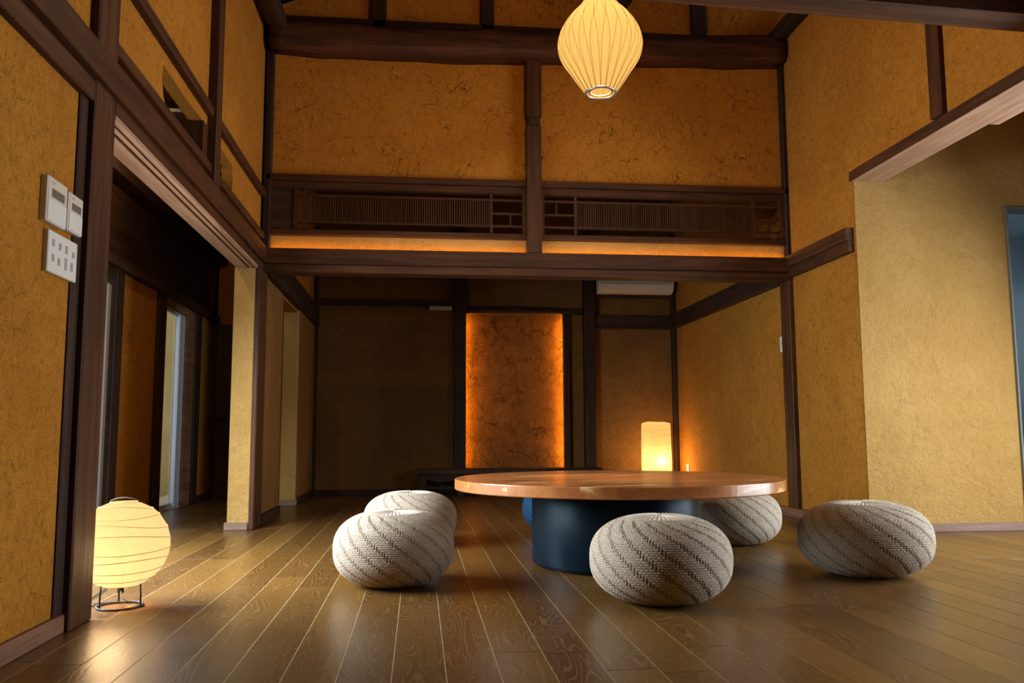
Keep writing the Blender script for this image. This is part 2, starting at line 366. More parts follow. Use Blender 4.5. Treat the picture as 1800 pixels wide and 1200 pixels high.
wc = struct(empty('wall_corridor', (XC-0.1, 6.5, 0)), 'ochre plaster and timber outer wall of the side corridor', 'wall')
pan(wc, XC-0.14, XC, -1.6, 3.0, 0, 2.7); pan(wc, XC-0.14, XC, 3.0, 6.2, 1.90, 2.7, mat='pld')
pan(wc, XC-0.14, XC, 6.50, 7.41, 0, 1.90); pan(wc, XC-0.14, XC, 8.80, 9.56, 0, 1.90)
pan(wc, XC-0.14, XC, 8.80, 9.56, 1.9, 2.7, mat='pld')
box('dark_board', XC-0.14, XC+0.005, 6.2, 9.2, 1.89, 2.62, 'by', wc)
we = struct(empty('wall_corridor_end', (-1.8, 9.25, 0)), 'plaster wall with a dark door at the end of the corridor', 'wall')
box('back_board', XC-0.1, -1.25, 9.52, 9.56, -0.1, 2.7, 'bz', we); pan(we, XC, -2.19, 9.45, 9.52, 0, 2.7); pan(we, XC, -1.3, 9.45, 9.52, 1.86, 2.7); pan(we, -1.45, -1.3, 9.45, 9.52, 0, 1.86)
wf = struct(empty('wall_front', (2.0, -1.6, 0)), 'plaster wall behind the viewer', 'wall')
pan(wf, XC-0.2, 6.3, -1.7, -1.6, 0, 4.6)
ws = struct(empty('wall_side_room_window', (4.91, 3.6, 0)), 'plaster wall of the side room around its wide window', 'wall')
pan(ws, 4.85, 4.97, -1.7, 2.3, 0, 2.9); pan(ws, 4.85, 4.97, 4.95, 5.43, 0, 2.9); pan(ws, 4.85, 4.97, 2.3, 4.95, 2.22, 2.9)
ce = struct(empty('ceiling', (1.0, 3.0, 4.5)), 'dark timber ceiling high over the rooms', 'ceiling')
box('ceiling_board', XC-0.2, XR+0.2, -1.7, 6.7, 4.5, 4.6, 'by', ce); box('ceiling_board', XL-0.2, XR+0.2, 6.5, 9.8, 3.85, 3.95, 'by', ce)
box('ceiling_board', XR+0.18, 6.3, -1.7, 5.56, 2.9, 3.0, 'pl', ce); box('ceiling_board', XC-0.2, WX0-0.005, -1.7, 9.6, 2.66, 2.74, 'by', ce)
for k in range(14): box('ceiling_joist', XC, WX0-0.01, 3.4+k*0.42, 3.45+k*0.42, 2.61, 2.66, 'bx', ce)
box('ceiling_board', XL-0.3, XR+0.2, 6.64, 6.74, 3.8, 4.6, 'by', ce)
box('ceiling_board', XC-0.3, XC+0.0, -1.7, 9.4, 2.6, 4.6, 'by', ce)
# dark room behind the grey doorway
rb = struct(empty('wall_dark_room', (4.6, 7.0, 0)), 'blue grey walls of the room seen through the narrow doorway', 'wall')
box('wall_board', 3.3, 3.4, 5.6, 7.4, 0, 2.7, 'bluewall', rb); box('wall_board', 3.3, 6.3, 7.4, 7.5, 0, 2.7, 'bluewall', rb)
box('wall_board', 6.2, 6.3, 5.6, 7.4, 0, 2.7, 'bluewall', rb); box('wall_board', 3.3, 6.3, 5.58, 7.5, 2.5, 2.6, 'bluewall', rb)

# ------------------------------------------------------------------ timbers of the left wall
pillar(-1.30, XL, 3.097, 3.297, 0, ZT, 'dark square post beside the round paper lantern')
trim(-1.26, -1.195, 3.03, 3.10, 0.0, 1.90, 'bz', 'thin dark strip between the near plaster and the post by the lantern')
trim(-1.25, -1.176, -1.6, 3.10, 1.865, 1.945, 'wy', 'lower brown rail along the top of the near left plaster')
trim(-1.24, -1.146, -1.6, 6.40, 1.945, 2.07, 'wy', 'long dark rail along the left wall above the corridor opening')
rail_head = struct(empty('lintel', (-1.24, 4.8, 1.87)), 'grooved sliding door head over the corridor opening', 'lintel')
box('head_board', -1.32, XL, 3.297, 6.50, 1.89, 1.945, 'wy', rail_head)
for a, b in ((-1.192, XL), (-1.226, -1.206), (-1.325, -1.245)): box('track_rib', a, b, 3.297, 6.22, 1.872, 1.892, 'py', rail_head)
trim(-1.24, -1.172, 3.297, 6.50, 2.135, 2.185, 'wy', 'thin dark rail just under the two holes of the left wall')
trim(-1.24, -1.168, 3.297, 6.50, 2.46, 2.515, 'wy', 'thin dark rail just over the two holes of the left wall')
pillar(-1.26, -1.150, 4.795, 4.905, 2.07, ZT, 'slim upright timber between the two holes of the left wall')
pillar(-1.19, -1.152, 6.22, 6.53, 0, 1.88, 'dark post at the edge of the pale plaster pier')
trim(-1.30, -1.12, 6.53, YB, 1.865, 2.09, 'by', 'black rail along the left wall of the far room')
struct(box('baseboard_left', -1.24, -1.185, -1.6, 3.095, 0, 0.062, 'base_y', None, 0.004), 'brown baseboard below the near left plaster', 'baseboard')
struct(box('baseboard_pier', -1.35, -1.19, 6.205, 6.24, 0, 0.052, 'base_x', None, 0.003), 'brown baseboard across the pale plaster pier', 'baseboard')
struct(box('baseboard_far_left', -1.20, -1.140, 6.53, 7.33, 0, 0.075, 'by', None, 0.003), 'dark baseboard behind the plaster pier', 'baseboard')
struct(box('baseboard_second_pier', -1.31, -1.145, 8.305, 8.34, 0, 0.05, 'base_x', None, 0.003), 'brown baseboard of the second plaster pier', 'baseboard')
struct(box('baseboard_far_corner', -1.17, -1.135, 8.34, YB, 0, 0.07, 'by', None, 0.003), 'dark baseboard in the left corner of the far room', 'baseboard')
struct(box('baseboard_back', -1.135, NX0, YB-0.025, YB, 0, 0.06, 'bx', None, 0.003), 'dark baseboard along the far wall', 'baseboard')

# ------------------------------------------------------------------ corridor timbers, door, windows
pillar(XC-0.1, XC+0.03, 6.36, 6.52, 0, 1.90, 'dark corridor post at the edge of the sliding window', 'bz')
pillar(XC-0.1, XC+0.03, 7.40, 7.60, 0, 1.90, 'dark corridor post before the tall glass door', 'bz')
pillar(XC-0.1, XC+0.03, 8.62, 8.82, 0, 1.90, 'dark corridor post behind the tall glass door', 'bz')
trim(XC, XC+0.06, 3.0, 9.44, 1.875, 1.95, 'by', 'dark rail over the corridor plaster panels')
trim(XC, XC+0.12, 3.0, 9.44, 2.50, 2.64, 'by', 'dark beam under the corridor ceiling')
struct(box('baseboard_corridor', XC, XC+0.03, 8.82, 9.42, 0, 0.06, 'by', None, 0.003), 'dark baseboard beside the corridor end door', 'baseboard')
w1 = struct(empty('window_1', (-2.36, 8.1, 0)), 'tall glass door letting daylight into the corridor', 'window')
box('jamb', -2.30, XC+0.012, 8.33, 8.62, 0, 1.87, 'base_y', w1, 0.003); box('jamb', -2.30, XC+0.012, 7.60, 7.62, 0, 1.87, 'base_y', w1, 0.003)
box('head', -2.30, XC+0.012, 7.62, 8.33, 1.80, 1.88, 'base_y', w1, 0.003); box('sill', -2.30, XC, 7.60, 8.62, -0.01, 0.012, 'alu', w1)
box('sash_stile', -2.27, -2.225, 8.14, 8.33, 0.01, 1.80, 'alu', w1, 0.012); box('sash_stile', -2.27, -2.235, 7.62, 7.64, 0.01, 1.80, 'alu', w1, 0.002)
box('sash_rail', -2.27, -2.235, 7.64, 8.14, 1.77, 1.80, 'alu', w1, 0.002); box('sash_rail', -2.27, -2.235, 7.64, 8.14, 0.01, 0.05, 'alu', w1, 0.002)
box('pane', -2.256, -2.250, 7.64, 8.14, 0.05, 1.77, 'glass', w1)
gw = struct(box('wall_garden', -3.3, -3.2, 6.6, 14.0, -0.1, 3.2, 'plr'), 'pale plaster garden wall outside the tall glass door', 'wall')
struct(box('ground', -3.2, XC-0.14, 3.0, 14.0, -0.2, -0.1, 'joint'), 'pale gravel strip outside the corridor', 'ground')
w2 = struct(empty('window_2', (XC-0.07, 4.6, 0)), 'wide sliding corridor window whose pale edge shows behind the post', 'window')
box('sash_stile', XC-0.06, XC+0.01, 6.235, 6.325, 0.0, 1.76, 'dull', w2, 0.02)
box('head', XC-0.12, XC+0.02, 3.0, 6.36, 1.80, 1.89, 'by', w2); box('sill', XC-0.12, XC+0.01, 3.0, 6.36, -0.01, 0.06, 'by', w2)
for y in (3.0, 4.05, 5.1): box('sash_stile', XC-0.10, XC-0.06, y, y+0.06, 0.06, 1.80, 'alu', w2)
box('pane', XC-0.085, XC-0.078, 3.06, 6.215, 0.06, 1.80, 'glass', w2)
w3 = struct(empty('window_3', (4.91, 3.6, 0)), 'wide glazed door of the side room', 'window')
for y in (2.3, 3.16, 4.03, 4.89): box('mullion', 4.88, 4.94, y, y+0.06, 0.0, 2.22, 'greyframe', w3)
box('pane', 4.905, 4.912, 2.36, 4.89, 0.0, 2.22, 'glass', w3)
d1 = struct(empty('door_1', (-1.8, 9.45, 0)), 'dark brown door with a black lever at the end of the corridor', 'door')
box('door_panel', -2.185, -1.45, 9.44, 9.48, 0.0, 1.86, 'dz', d1, 0.004)
box('door_frame', -2.215, -2.185, 9.425, 9.49, 0, 1.88, 'bz', d1); box('door_frame', -1.45, -1.42, 9.425, 9.49, 0, 1.88, 'bz', d1)
hd = box('handle', -2.165, -2.075, 9.39, 9.405, 0.822, 0.84, 'black', d1, 0.004); box('handle_rose', -2.168, -2.138, 9.405, 9.44, 0.806, 0.856, 'black', hd, 0.004)

# ------------------------------------------------------------------ transom wall timbers and the lit strip
trim(XL-0.02, XR, 6.40, 6.56, 1.945, 2.062, 'wx', 'dark lintel board below the glowing plaster strip')
trim(XL-0.02, XR, 6.425, 6.58, 1.883, 1.945, 'wx', 'lower board of the lintel over the far room opening')
trim(XL, 0.832, 6.45, 6.53, 2.178, 2.222, 'wx', 'dark sill under the transom lattice nearer the corridor')
trim(0.948, XR, 6.45, 6.53, 2.178, 2.222, 'wx', 'dark sill under the transom lattice nearer the lit wall')
trim(XL, 0.832, 6.44, 6.56, 2.600, 2.648, 'wx', 'dark rail over the transom lattice nearer the corridor')
trim(0.948, XR, 6.44, 6.56, 2.600, 2.648, 'wx', 'dark rail over the transom lattice nearer the lit wall')
trim(XL, 0.832, 6.465, 6.53, 2.545, 2.600, 'wx', 'inner dark rail over the transom lattice nearer the corridor')
trim(0.948, XR, 6.465, 6.53, 2.545, 2.600, 'wx', 'inner dark rail over the transom lattice nearer the lit wall')
struct(box('pillar', 0.832, 0.948, 6.405, 6.53, 2.062, 3.09, 'wz', None, 0.005), 'lower length of the centre post between the transom lattices', 'post')
struct(box('pillar', 0.838, 0.942, 6.42, 6.53, 3.09, 3.16, 'bz', None, 0.003), 'dark notch in the centre post', 'post')
struct(box('pillar', 0.828, 0.952, 6.40, 6.53, 3.16, 3.66, 'wz', None, 0.005), 'upper length of the centre post below the log beam', 'post')
pillar(-1.19, -1.135, 6.44, 6.56, 1.88, 3.7, 'thin dark corner post at the left end of the transom wall', 'bz')
pillar(2.955, 2.995, 6.44, 6.56, 1.88, 3.75, 'thin dark corner post at the right end of the transom wall', 'bz')
def ranma(name, x0, x1, xa, xb, flip, label):
    t = empty(name, ((x0+x1)/2, 6.49, 2.222)); tag(t, label, 'transom', 'lattice transoms over the opening')
    Y0, Y1 = 6.478, 6.512
    box('frame_stile', x0, x0+0.03, Y0, Y1, 2.222, 2.545, 'wz', t); box('frame_stile', x1-0.03, x1, Y0, Y1, 2.222, 2.545, 'wz', t)
    zt, zb = 2.488, 2.279
    for z in (zt, zb): box('rail', x0+0.03, x1-0.03, Y0+0.004, Y1-0.004, z, z+0.016, 'wx', t)
    for x in (xa, xb): box('muntin', x-0.009, x+0.009, Y0+0.003, Y1-0.003, 2.222, 2.545, 'wz', t)
    n = int((xb-xa)/0.0178); bmx = bm_box(-0.0042, 0.0042, -0.006, 0.006, 0, zt-zb-0.016)
    me = bpy.data.meshes.new('slat'); bmx.to_mesh(me); bmx.free(); me.materials.append(MAT['wz'])
    for k in range(1, n): link('slat', me, None, t, Vector((xa+(xb-xa)*k/n, 6.494, zb+0.016))-t.location)
    for (a, b, c) in ((x0+0.03, xa-0.009, 0), (xb+0.009, x1-0.03, 1)):
        if b-a < 0.08: continue
        zm = (zt+zb)/2+0.004; box('rail', a, b, Y0+0.004, Y1-0.004, zm-0.007, zm+0.007, 'wx', t)
        up_ = (c == 0) == flip; xm = a+(b-a)*(0.4 if up_ else 0.6)
        if up_: box('muntin', xm-0.006, xm+0.006, Y0+0.005, Y1-0.005, zm+0.007, zt, 'wz', t)
        else: box('muntin', xm-0.006, xm+0.006, Y0+0.005, Y1-0.005, zb+0.016, zm-0.007, 'wz', t)
    return t
ranma('transom_lattice', -0.965, 0.832, -0.885, 0.556, True, 'dark slatted lattice transom on the corridor side of the centre post')
ranma('transom_lattice', 0.948, 2.955, 1.228, 2.70, True, 'dark slatted lattice transom on the lit wall side of the centre post')
box_ = box('transom_gap_board', -1.135, -0.965, 6.49, 6.51, 2.222, 2.545, 'bx'); struct(box_, 'dark board standing in for the shaded gap beside the left corner', 'trim')  # dark sheet where the transom end is an open, dim gap

MAT['led'] = glow('warm_orange_led', (1.0, 0.39, 0.04), 27.0)
MAT['led2'] = glow('warm_amber_led', (1.0, 0.45, 0.04), 38.0)
def led(name, dims, label, m='led'):
    t = empty(name, ((dims[0]+dims[1])/2, (dims[2]+dims[3])/2, dims[4])); tag(t, label, 'light strip', 'hidden light strips')
    box('strip', *dims, m, t); return t
led('light_strip', (-1.13, 0.825, 6.452, 6.460, 2.063, 2.070), 'hidden amber light strip on the lintel nearer the corridor')
led('light_strip', (0.955, 2.95, 6.452, 6.460, 2.063, 2.070), 'hidden amber light strip on the lintel nearer the lit wall')

# log beam, struts, keta
def log(name, a, b, r0, label, mat='log', n=44, wob=0.10, flat=1.0, bow=0.0, seed=1):
    rnd = random.Random(seed); a, b = Vector(a), Vector(b); bm = bmesh.new(); d = (b-a).normalized()
    s = d.cross(Vector((0, 0, 1))).normalized(); u = s.cross(d).normalized(); rings = []
    ph = [rnd.random()*6 for _ in range(6)]; m = 20
    for k in range(n+1):
        f = k/n; c = a.lerp(b, f)+u*bow*math.sin(PI*f); ring = []
        for j in range(m):
            an = 2*PI*j/m
            w = 1+wob*(0.5*math.sin(9*f+ph[0]+an)+0.35*math.sin(23*f+ph[1]+2*an)+0.25*math.sin(47*f+ph[2]-an)+0.2*math.sin(3*an+ph[3]))
            ca, sa = math.cos(an), math.sin(an)
            q = (abs(ca)**3+abs(sa)**3)**(-1/3.0)
            ring.append(bm.verts.new(c+s*(ca*q*r0*w*flat)+u*(sa*q*r0*w)))
        rings.append(ring)
    for A, B in zip(rings, rings[1:]):
        for j in range(m): bm.faces.new((A[j], A[(j+1) % m], B[(j+1) % m], B[j]))
    bm.faces.new(rings[0][::-1]); bm.faces.new(rings[-1])
    return struct(from_bm(name, bm, mat, None, False, True), label, 'beam')
log('log_beam', (-1.16, 6.45, 3.735), (2.97, 6.45, 3.81), 0.125, 'massive dark log beam spanning the room above the cracked plaster', bow=-0.035, seed=3)
log('log_beam', (-1.10, 6.45, 3.80), (-1.10, 4.9, 3.80), 0.07, 'dark log running along the top of the left wall', 'by', wob=0.06, seed=5)
log('log_beam', (2.93, 6.45, 3.93), (2.93, 4.6, 3.93), 0.06, 'dark log running along the top of the right wall', 'by', wob=0.06, seed=6)
for k, (x, w, l) in enumerate(((-0.337, 0.056, 'leftmost short strut standing on the log beam'), (0.532, 0.053, 'second short strut standing on the log beam'), (1.40, 0.05, 'short strut on the log beam hidden behind the pendant lamp'), (2.297, 0.062, 'rightmost short strut standing on the log beam'))):
    pillar(x-w, x+w, 6.50, 6.60, 3.80, 4.5, l, 'bz')
prism('slanted_beam', [(1.40, 3.9), (1.50, 3.88), (1.80, 4.33), (1.70, 4.36)], 'y', 6.47, 6.55, 'bz').update_tag()
struct(bpy.data.objects['slanted_beam'], 'slanted dark brace just behind the pendant lamp', 'beam')
# near tie beam, top right
bm = bmesh.new()
for x, zb in ((-1.15, 2.70), (3.0, 2.575)):
    for y, z in ((3.44, zb), (3.50, zb-0.008), (3.60, zb), (3.60, zb+0.2), (3.44, zb+0.2)): bm.verts.new((x, y, z))
bm.verts.ensure_lookup_table(); v = bm.verts
bm.faces.new(v[0:5]); bm.faces.new(v[5:10])
for k in range(5): bm.faces.new((v[k], v[(k+1) % 5], v[5+(k+1) % 5], v[5+k]))
struct(from_bm('tie_beam', bm, 'wx'), 'brown tie beam crossing overhead nearest the viewer', 'beam')
# ------------------------------------------------------------------ right wall timbers
trim(2.93, 3.01, 5.455, 6.46, 1.985, 2.075, 'wy', 'upper board of the dark rail on the right wall by its outer corner')
trim(2.945, 3.01, 5.455, 6.46, 1.905, 1.985, 'wy', 'lower board of the dark rail on the right wall by its outer corner')
pillar(2.95, 3.02, 6.43, 6.60, 0, 1.92, 'dark post on the right wall below the end of the lintel')
trim(2.94, 3.01, 6.60, YB, 1.88, 2.055, 'by', 'black rail along the right wall of the far room')
lt = struct(empty('lintel', (3.1, 2.0, 2.40)), 'pale soffited timber lintel over the opening to the bright side room', 'lintel')
box('lintel_beam', 2.975, 3.21, -1.6, 5.46, 2.405, 2.472, 'wy', lt, 0.004); box('soffit_board', 2.985, 3.205, -1.6, 5.43, 2.399, 2.407, 'py', lt)
box('track_board', 3.205, 3.27, -1.6, 4.32, 2.399, 2.45, 'py', lt, 0.003)
pillar(2.955, 3.02, 4.36, 4.475, 2.472, ZT, 'upright timber standing on the lintel of the right wall')
struct(box('baseboard_right', 2.945, 3.0, 5.43, YB, 0, 0.07, 'base_y', None, 0.003), 'brown baseboard along the right wall', 'baseboard')
struct(box('baseboard_side_room', 2.99, 4.10, 5.40, 5.432, 0, 0.055, 'base_x', None, 0.003), 'grey brown baseboard below the brightly lit plaster', 'baseboard')
# grey doorway at the right edge
d2 = struct(empty('door_2', (4.55, 5.45, 0)), 'narrow grey framed doorway at the edge of the lit plaster wall', 'door')
box('door_frame', 4.107, 4.120, 5.415, 5.57, 0, 2.247, 'greyframe', d2, 0.002); box('door_frame', 4.67, 4.70, 5.405, 5.57, 0, 2.247, 'greyframe', d2, 0.002)
box('door_head', 4.120, 4.67, 5.415, 5.57, 2.232, 2.247, 'greyframe', d2, 0.002)
box('door_stop', 4.120, 4.132, 5.50, 5.55, 0, 2.232, 'alu', d2)

# ------------------------------------------------------------------ far wall timbers, alcove
pillar(0.392, NX0, 9.50, 9.66, 0, 3.0, 'dark post on the corridor side of the glowing alcove', 'bz')
pillar(1.888, 2.015, 9.50, 9.66, 0, 3.0, 'dark post between the alcove and the air conditioner bay', 'bz')
pillar(2.94, 3.0, 9.54, 9.66, 0, 3.0, 'thin dark post in the far right corner beside the tall lamp', 'bz')
pillar(-1.17, -1.13, 9.52, 9.64, 0, 3.0, 'thin dark post in the far left corner', 'bz')
trim(-1.17, 0.392, 9.56, 9.64, 2.115, 2.18, 'bx', 'black rail across the far wall between corner and alcove')
trim(2.015, 2.94, 9.55, 9.64, 1.875, 2.035, 'bx', 'thick black rail across the far wall above the tall lamp')
trim(2.015, 2.94, 9.55, 9.64, 2.24, 2.325, 'bx', 'thin black rail under the air conditioner')
log('alcove_beam', (NX0-0.01, 9.57, 2.075), (1.89, 9.57, 2.065), 0.035, 'crooked dark log across the top of the glowing alcove', 'bx', wob=0.12, bow=0.012, seed=9)
trim(NX1, NX1+0.062, 9.55, YB+0.02, NZ0, NZ1, 'bz', 'slim dark jamb at the lamp side of the alcove', 0.002)
led('light_strip', (NX0-0.030, NX0-0.012, 9.665, 9.680, NZ0+0.02, NZ1-0.03), 'hidden amber light strip along the corridor side of the alcove', 'led2')
led('light_strip', (NX1+0.010, NX1+0.030, 9.665, 9.680, NZ0+0.02, NZ1-0.03), 'hidden amber light strip along the lamp side of the alcove', 'led2')
box('sill', NX0-0.03, NX1+0.03, 9.56, YB+0.13, NZ0-0.04, NZ0-0.01, 'bx', wb)

# ================================================================== LOW BENCH
bt = empty('low_bench', (1.01, 9.42, 0)); tag(bt, 'long low black wooden bench in front of the glowing alcove', 'bench')
box('bench_top', 0.005, 2.02, 9.22, 9.49, 0.232, 0.29, 'bx', bt, 0.005)
for x in (0.012, 0.42, 1.55, 1.93):
    for y in (9.235, 9.42): box('leg', x, x+0.075, y, y+0.06, 0, 0.232, 'bz', bt, 0.004)
def arch(x0, x1, y):
    pts = [(x0, 0.232)]+[(x0+(x1-x0)*k/12, 0.185-0.035*math.sin(PI*k/12)) for k in range(13)]+[(x1, 0.232)]
    prism('apron', pts, 'y', y, y+0.018, 'bx', bt)
arch(0.087, 0.42, 9.25); arch(0.495, 1.55, 9.25); arch(1.625, 1.93, 9.25)
for a, b in ((0.087, 0.42), (0.495, 1.55), (1.625, 1.93)): box('stretcher', a, b, 9.25, 9.28, 0.075, 0.105, 'bx', bt, 0.003)

# ================================================================== TABLE
tb = empty('round_table', (1.02, 4.34, 0)); tag(tb, 'large round wooden table on a dark blue drum base', 'table')
def tabletop():
    t = NT('oiled_walnut_boards'); p = t.pos((1, 1, 1), obj=True, rnd=True)
    rot = t.n('VectorRotate', dict(rotation_type='Z_AXIS'), Vector=p, Angle=-0.35).outputs[0]
    st = t.n('VectorMath', dict(operation='MULTIPLY'), i0=rot, i1=(1.0, 5.0, 5.0)).outputs[0]
    g = t.noise(st, 1.0, 3.0, 0.55, 1.2); f = t.noise(st, 9.0, 3.0, 0.7)
    rnd = t.n('ObjectInfo').outputs['Random']
    base = t.mix(rnd, (0.21, 0.062, 0.016), (0.40, 0.150, 0.046))
    col = t.mix(t.ramp(g, 0.35, 0.62), base, (0.42, 0.160, 0.05))
    col = t.mix(t.math('MULTIPLY', t.ramp(g, 0.60, 0.68), 0.9), col, (0.74, 0.46, 0.22))
    col = t.mix(t.math('MULTIPLY', t.ramp(f, 0.45, 0.75), 0.35), col, (0.16, 0.055, 0.02))
    t.surf(Base_Color=col, Roughness=0.22, Specular_IOR_Level=0.5, Normal=t.bump(f, 0.04, 0.002)); return t.m
MAT['top'] = tabletop()
TR, TZ0, TZ1, ang = 0.835, 0.384, 0.437, 0.35
cuts = [-TR, -0.60, -0.36, -0.13, 0.10, 0.35, 0.60, TR]
for a, b in zip(cuts, cuts[1:]):
    a2, b2 = a, b
    n = 26; pr = []; pl_ = []
    for k in range(n+1):
        v_ = a2+(b2-a2)*(0.5-0.5*math.cos(PI*k/n)); x = math.sqrt(max(TR*TR-v_*v_, 0)); pr.append((x, v_)); pl_.append((-x, v_))
    pts = pr+pl_[::-1]
    cl = []
    for q in pts:
        if not cl or (abs(q[0]-cl[-1][0])+abs(q[1]-cl[-1][1])) > 1e-4: cl.append(q)
    if abs(cl[0][0]-cl[-1][0])+abs(cl[0][1]-cl[-1][1]) < 1e-4: cl.pop()
    ca, sa = math.cos(ang), math.sin(ang); cl = [(x*ca-y*sa, x*sa+y*ca) for x, y in cl]
    bm = bmesh.new(); lay = [(TZ0, 0.994), (TZ0+0.004, 1.0), (TZ1-0.005, 1.0), (TZ1-0.0012, 0.998), (TZ1, 0.994)]; R = []
    for z, s_ in lay: R.append([bm.verts.new((x*(s_ if abs(math.hypot(x, y)-TR) < 0.004 else 1), y*(s_ if abs(math.hypot(x, y)-TR) < 0.004 else 1), z)) for x, y in cl])
    bm.faces.new(R[0][::-1]); bm.faces.new(R[-1])
    for A, B in zip(R, R[1:]):
        for k in range(len(cl)): bm.faces.new((A[k], A[(k+1) % len(cl)], B[(k+1) % len(cl)], B[k]))
    from_bm('top_board', bm, 'top', tb, True)
t = NT('dark_blue_steel'); nz = t.noise(t.pos(), 2.0, 4.0)
t.surf(Base_Color=t.mix(nz, (0.002, 0.006, 0.010, 1), (0.004, 0.010, 0.017, 1)), Metallic=0.0, Roughness=t.math('ADD', 0.30, t.math('MULTIPLY', nz, 0.12)), Specular_IOR_Level=0.14, Specular_Tint=(0.6, 0.8, 1.0, 1))
MAT['drum'] = t.m
lathe('drum_base', [(0.0, 0.012), (0.424, 0.012), (0.428, 0.016), (0.430, 0.03), (0.430, 0.378), (0.428, 0.383), (0.0, 0.383)], 'drum', tb, 96, (-0.008, 0, 0))
lathe('foot_ring', [(0.0, 0.0), (0.405, 0.0), (0.405, 0.012), (0.0, 0.012)], 'black', tb, 64, (-0.008, 0, 0))

# ================================================================== POUFS
def pouf_mesh():
    NU, NV = 600, 330; R, Hh, pw = 1.0, 0.56, 2.45     # unit radius, half height
    tt = np.linspace(0.012, PI-0.03, 4000)
    def prof(t):
        c, s = np.cos(t), np.sin(t); q = (np.abs(s)**pw+np.abs(c)**pw)**(-1/pw)
        return s*q*R, c*q*Hh
    r, z = prof(tt)
    z = z-0.012*np.exp(-(r/0.30)**4)*(z > 0)
    ds = np.hypot(np.diff(r), np.diff(z)); s = np.concatenate([[0], np.cumsum(ds)])
    sv = np.linspace(0, s[-1], NV); rv = np.interp(sv, s, r); zv = np.interp(sv, s, z)
    nr = np.gradient(zv, sv); nzv = -np.gradient(rv, sv); nl = np.hypot(nr, nzv); nr, nzv = -nr/nl, -nzv/nl
    # outward normal: (−dz, dr) rotated
    sign = np.sign(nr[NV//2]) or 1; nr, nzv = nr*sign, nzv*sign
    th = np.linspace(0, 2*PI, NU, endpoint=False)
    SV, TH = np.meshgrid(sv, th, indexing='ij'); RV = rv[:, None]
    rows = SV/0.030; fv = rows % 1.0; par = np.floor(rows) % 2
    nst = 96; ph = TH*nst/(2*PI)+(fv-0.5)*np.where(par > 0, 0.7, -0.7)+0.5*par
    st_row = (np.sin(PI*fv)**0.6)*(0.78+0.22*np.cos(2*PI*ph))
    SQ = np.floor(SV/0.04)*0.04
    psi = (TH-1.35*(SQ-0.3))*18/(2*PI)
    d = np.abs((psi % 1.0)-0.5)*2            # 1 on the seam
    seam = np.clip((d-0.73)/0.07, 0, 1)*np.clip((SV-0.50)/0.10, 0, 1)
    st_col = (0.5+0.5*np.cos(TH*150))*np.sin(PI*((SV/0.04) % 1.0))**0.5
    st = st_row*(1-seam)+st_col*seam
    ctr = np.clip((0.50-SV)/0.05, 0, 1)
    pleat = np.cos(TH*44)*0.5+0.5
    disp = (0.0125*st-0.002*seam)*(1-ctr)+ctr*0.010*pleat*np.clip(SV/0.06, 0, 1)
    rr = RV+nr[:, None]*disp; zz = zv[:, None]+nzv[:, None]*disp
    X = rr*np.cos(TH); Y = rr*np.sin(TH); Z = zz
    Z = np.maximum(Z, -Hh*0.965)
    V = np.stack([X, Y, Z+Hh*0.965], -1).reshape(-1, 3)
    V = np.vstack([V, [[0, 0, V[:NU, 2].mean()]], [[0, 0, 0]]])
    i = np.arange(NV-1)[:, None]*NU; j = np.arange(NU)[None, :]; j2 = (j+1) % NU
    Q = np.stack([i+j, i+NU+j, i+NU+j2, i+j2], -1).reshape(-1, 4)
    me = bpy.data.meshes.new('pouf')
    jj = np.arange(NU); tri1 = np.stack([np.full(NU, NV*NU), jj, (jj+1) % NU], -1)
    b0 = (NV-1)*NU; tri2 = np.stack([np.full(NU, NV*NU+1), b0+(jj+1) % NU, b0+jj], -1)
    nv = len(V); nq = len(Q); nl_ = nq*4+2*NU*3
    me.vertices.add(nv); me.vertices.foreach_set('co', V.ravel())
    me.loops.add(nl_); me.loops.foreach_set('vertex_index', np.concatenate([Q.ravel(), tri1.ravel(), tri2.ravel()]).astype(np.int32))
    me.polygons.add(nq+2*NU)
    ls = np.concatenate([np.arange(nq)*4, nq*4+np.arange(2*NU)*3]).astype(np.int32)
    me.polygons.foreach_set('loop_start', ls)
    try: me.polygons.foreach_set('loop_total', np.concatenate([np.full(nq, 4), np.full(2*NU, 3)]).astype(np.int32))
    except Exception: pass
    me.update(calc_edges=True); me.validate()
    at = me.attributes.new('stitch', 'FLOAT_COLOR', 'POINT')
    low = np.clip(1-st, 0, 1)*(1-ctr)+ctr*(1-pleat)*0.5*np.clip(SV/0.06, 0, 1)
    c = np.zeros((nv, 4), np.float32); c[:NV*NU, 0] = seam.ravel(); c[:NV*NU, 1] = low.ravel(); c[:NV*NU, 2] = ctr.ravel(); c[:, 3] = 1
    at.data.foreach_set('color', c.ravel())
    me.polygons.foreach_set('use_smooth', [True]*len(me.polygons))
    return me
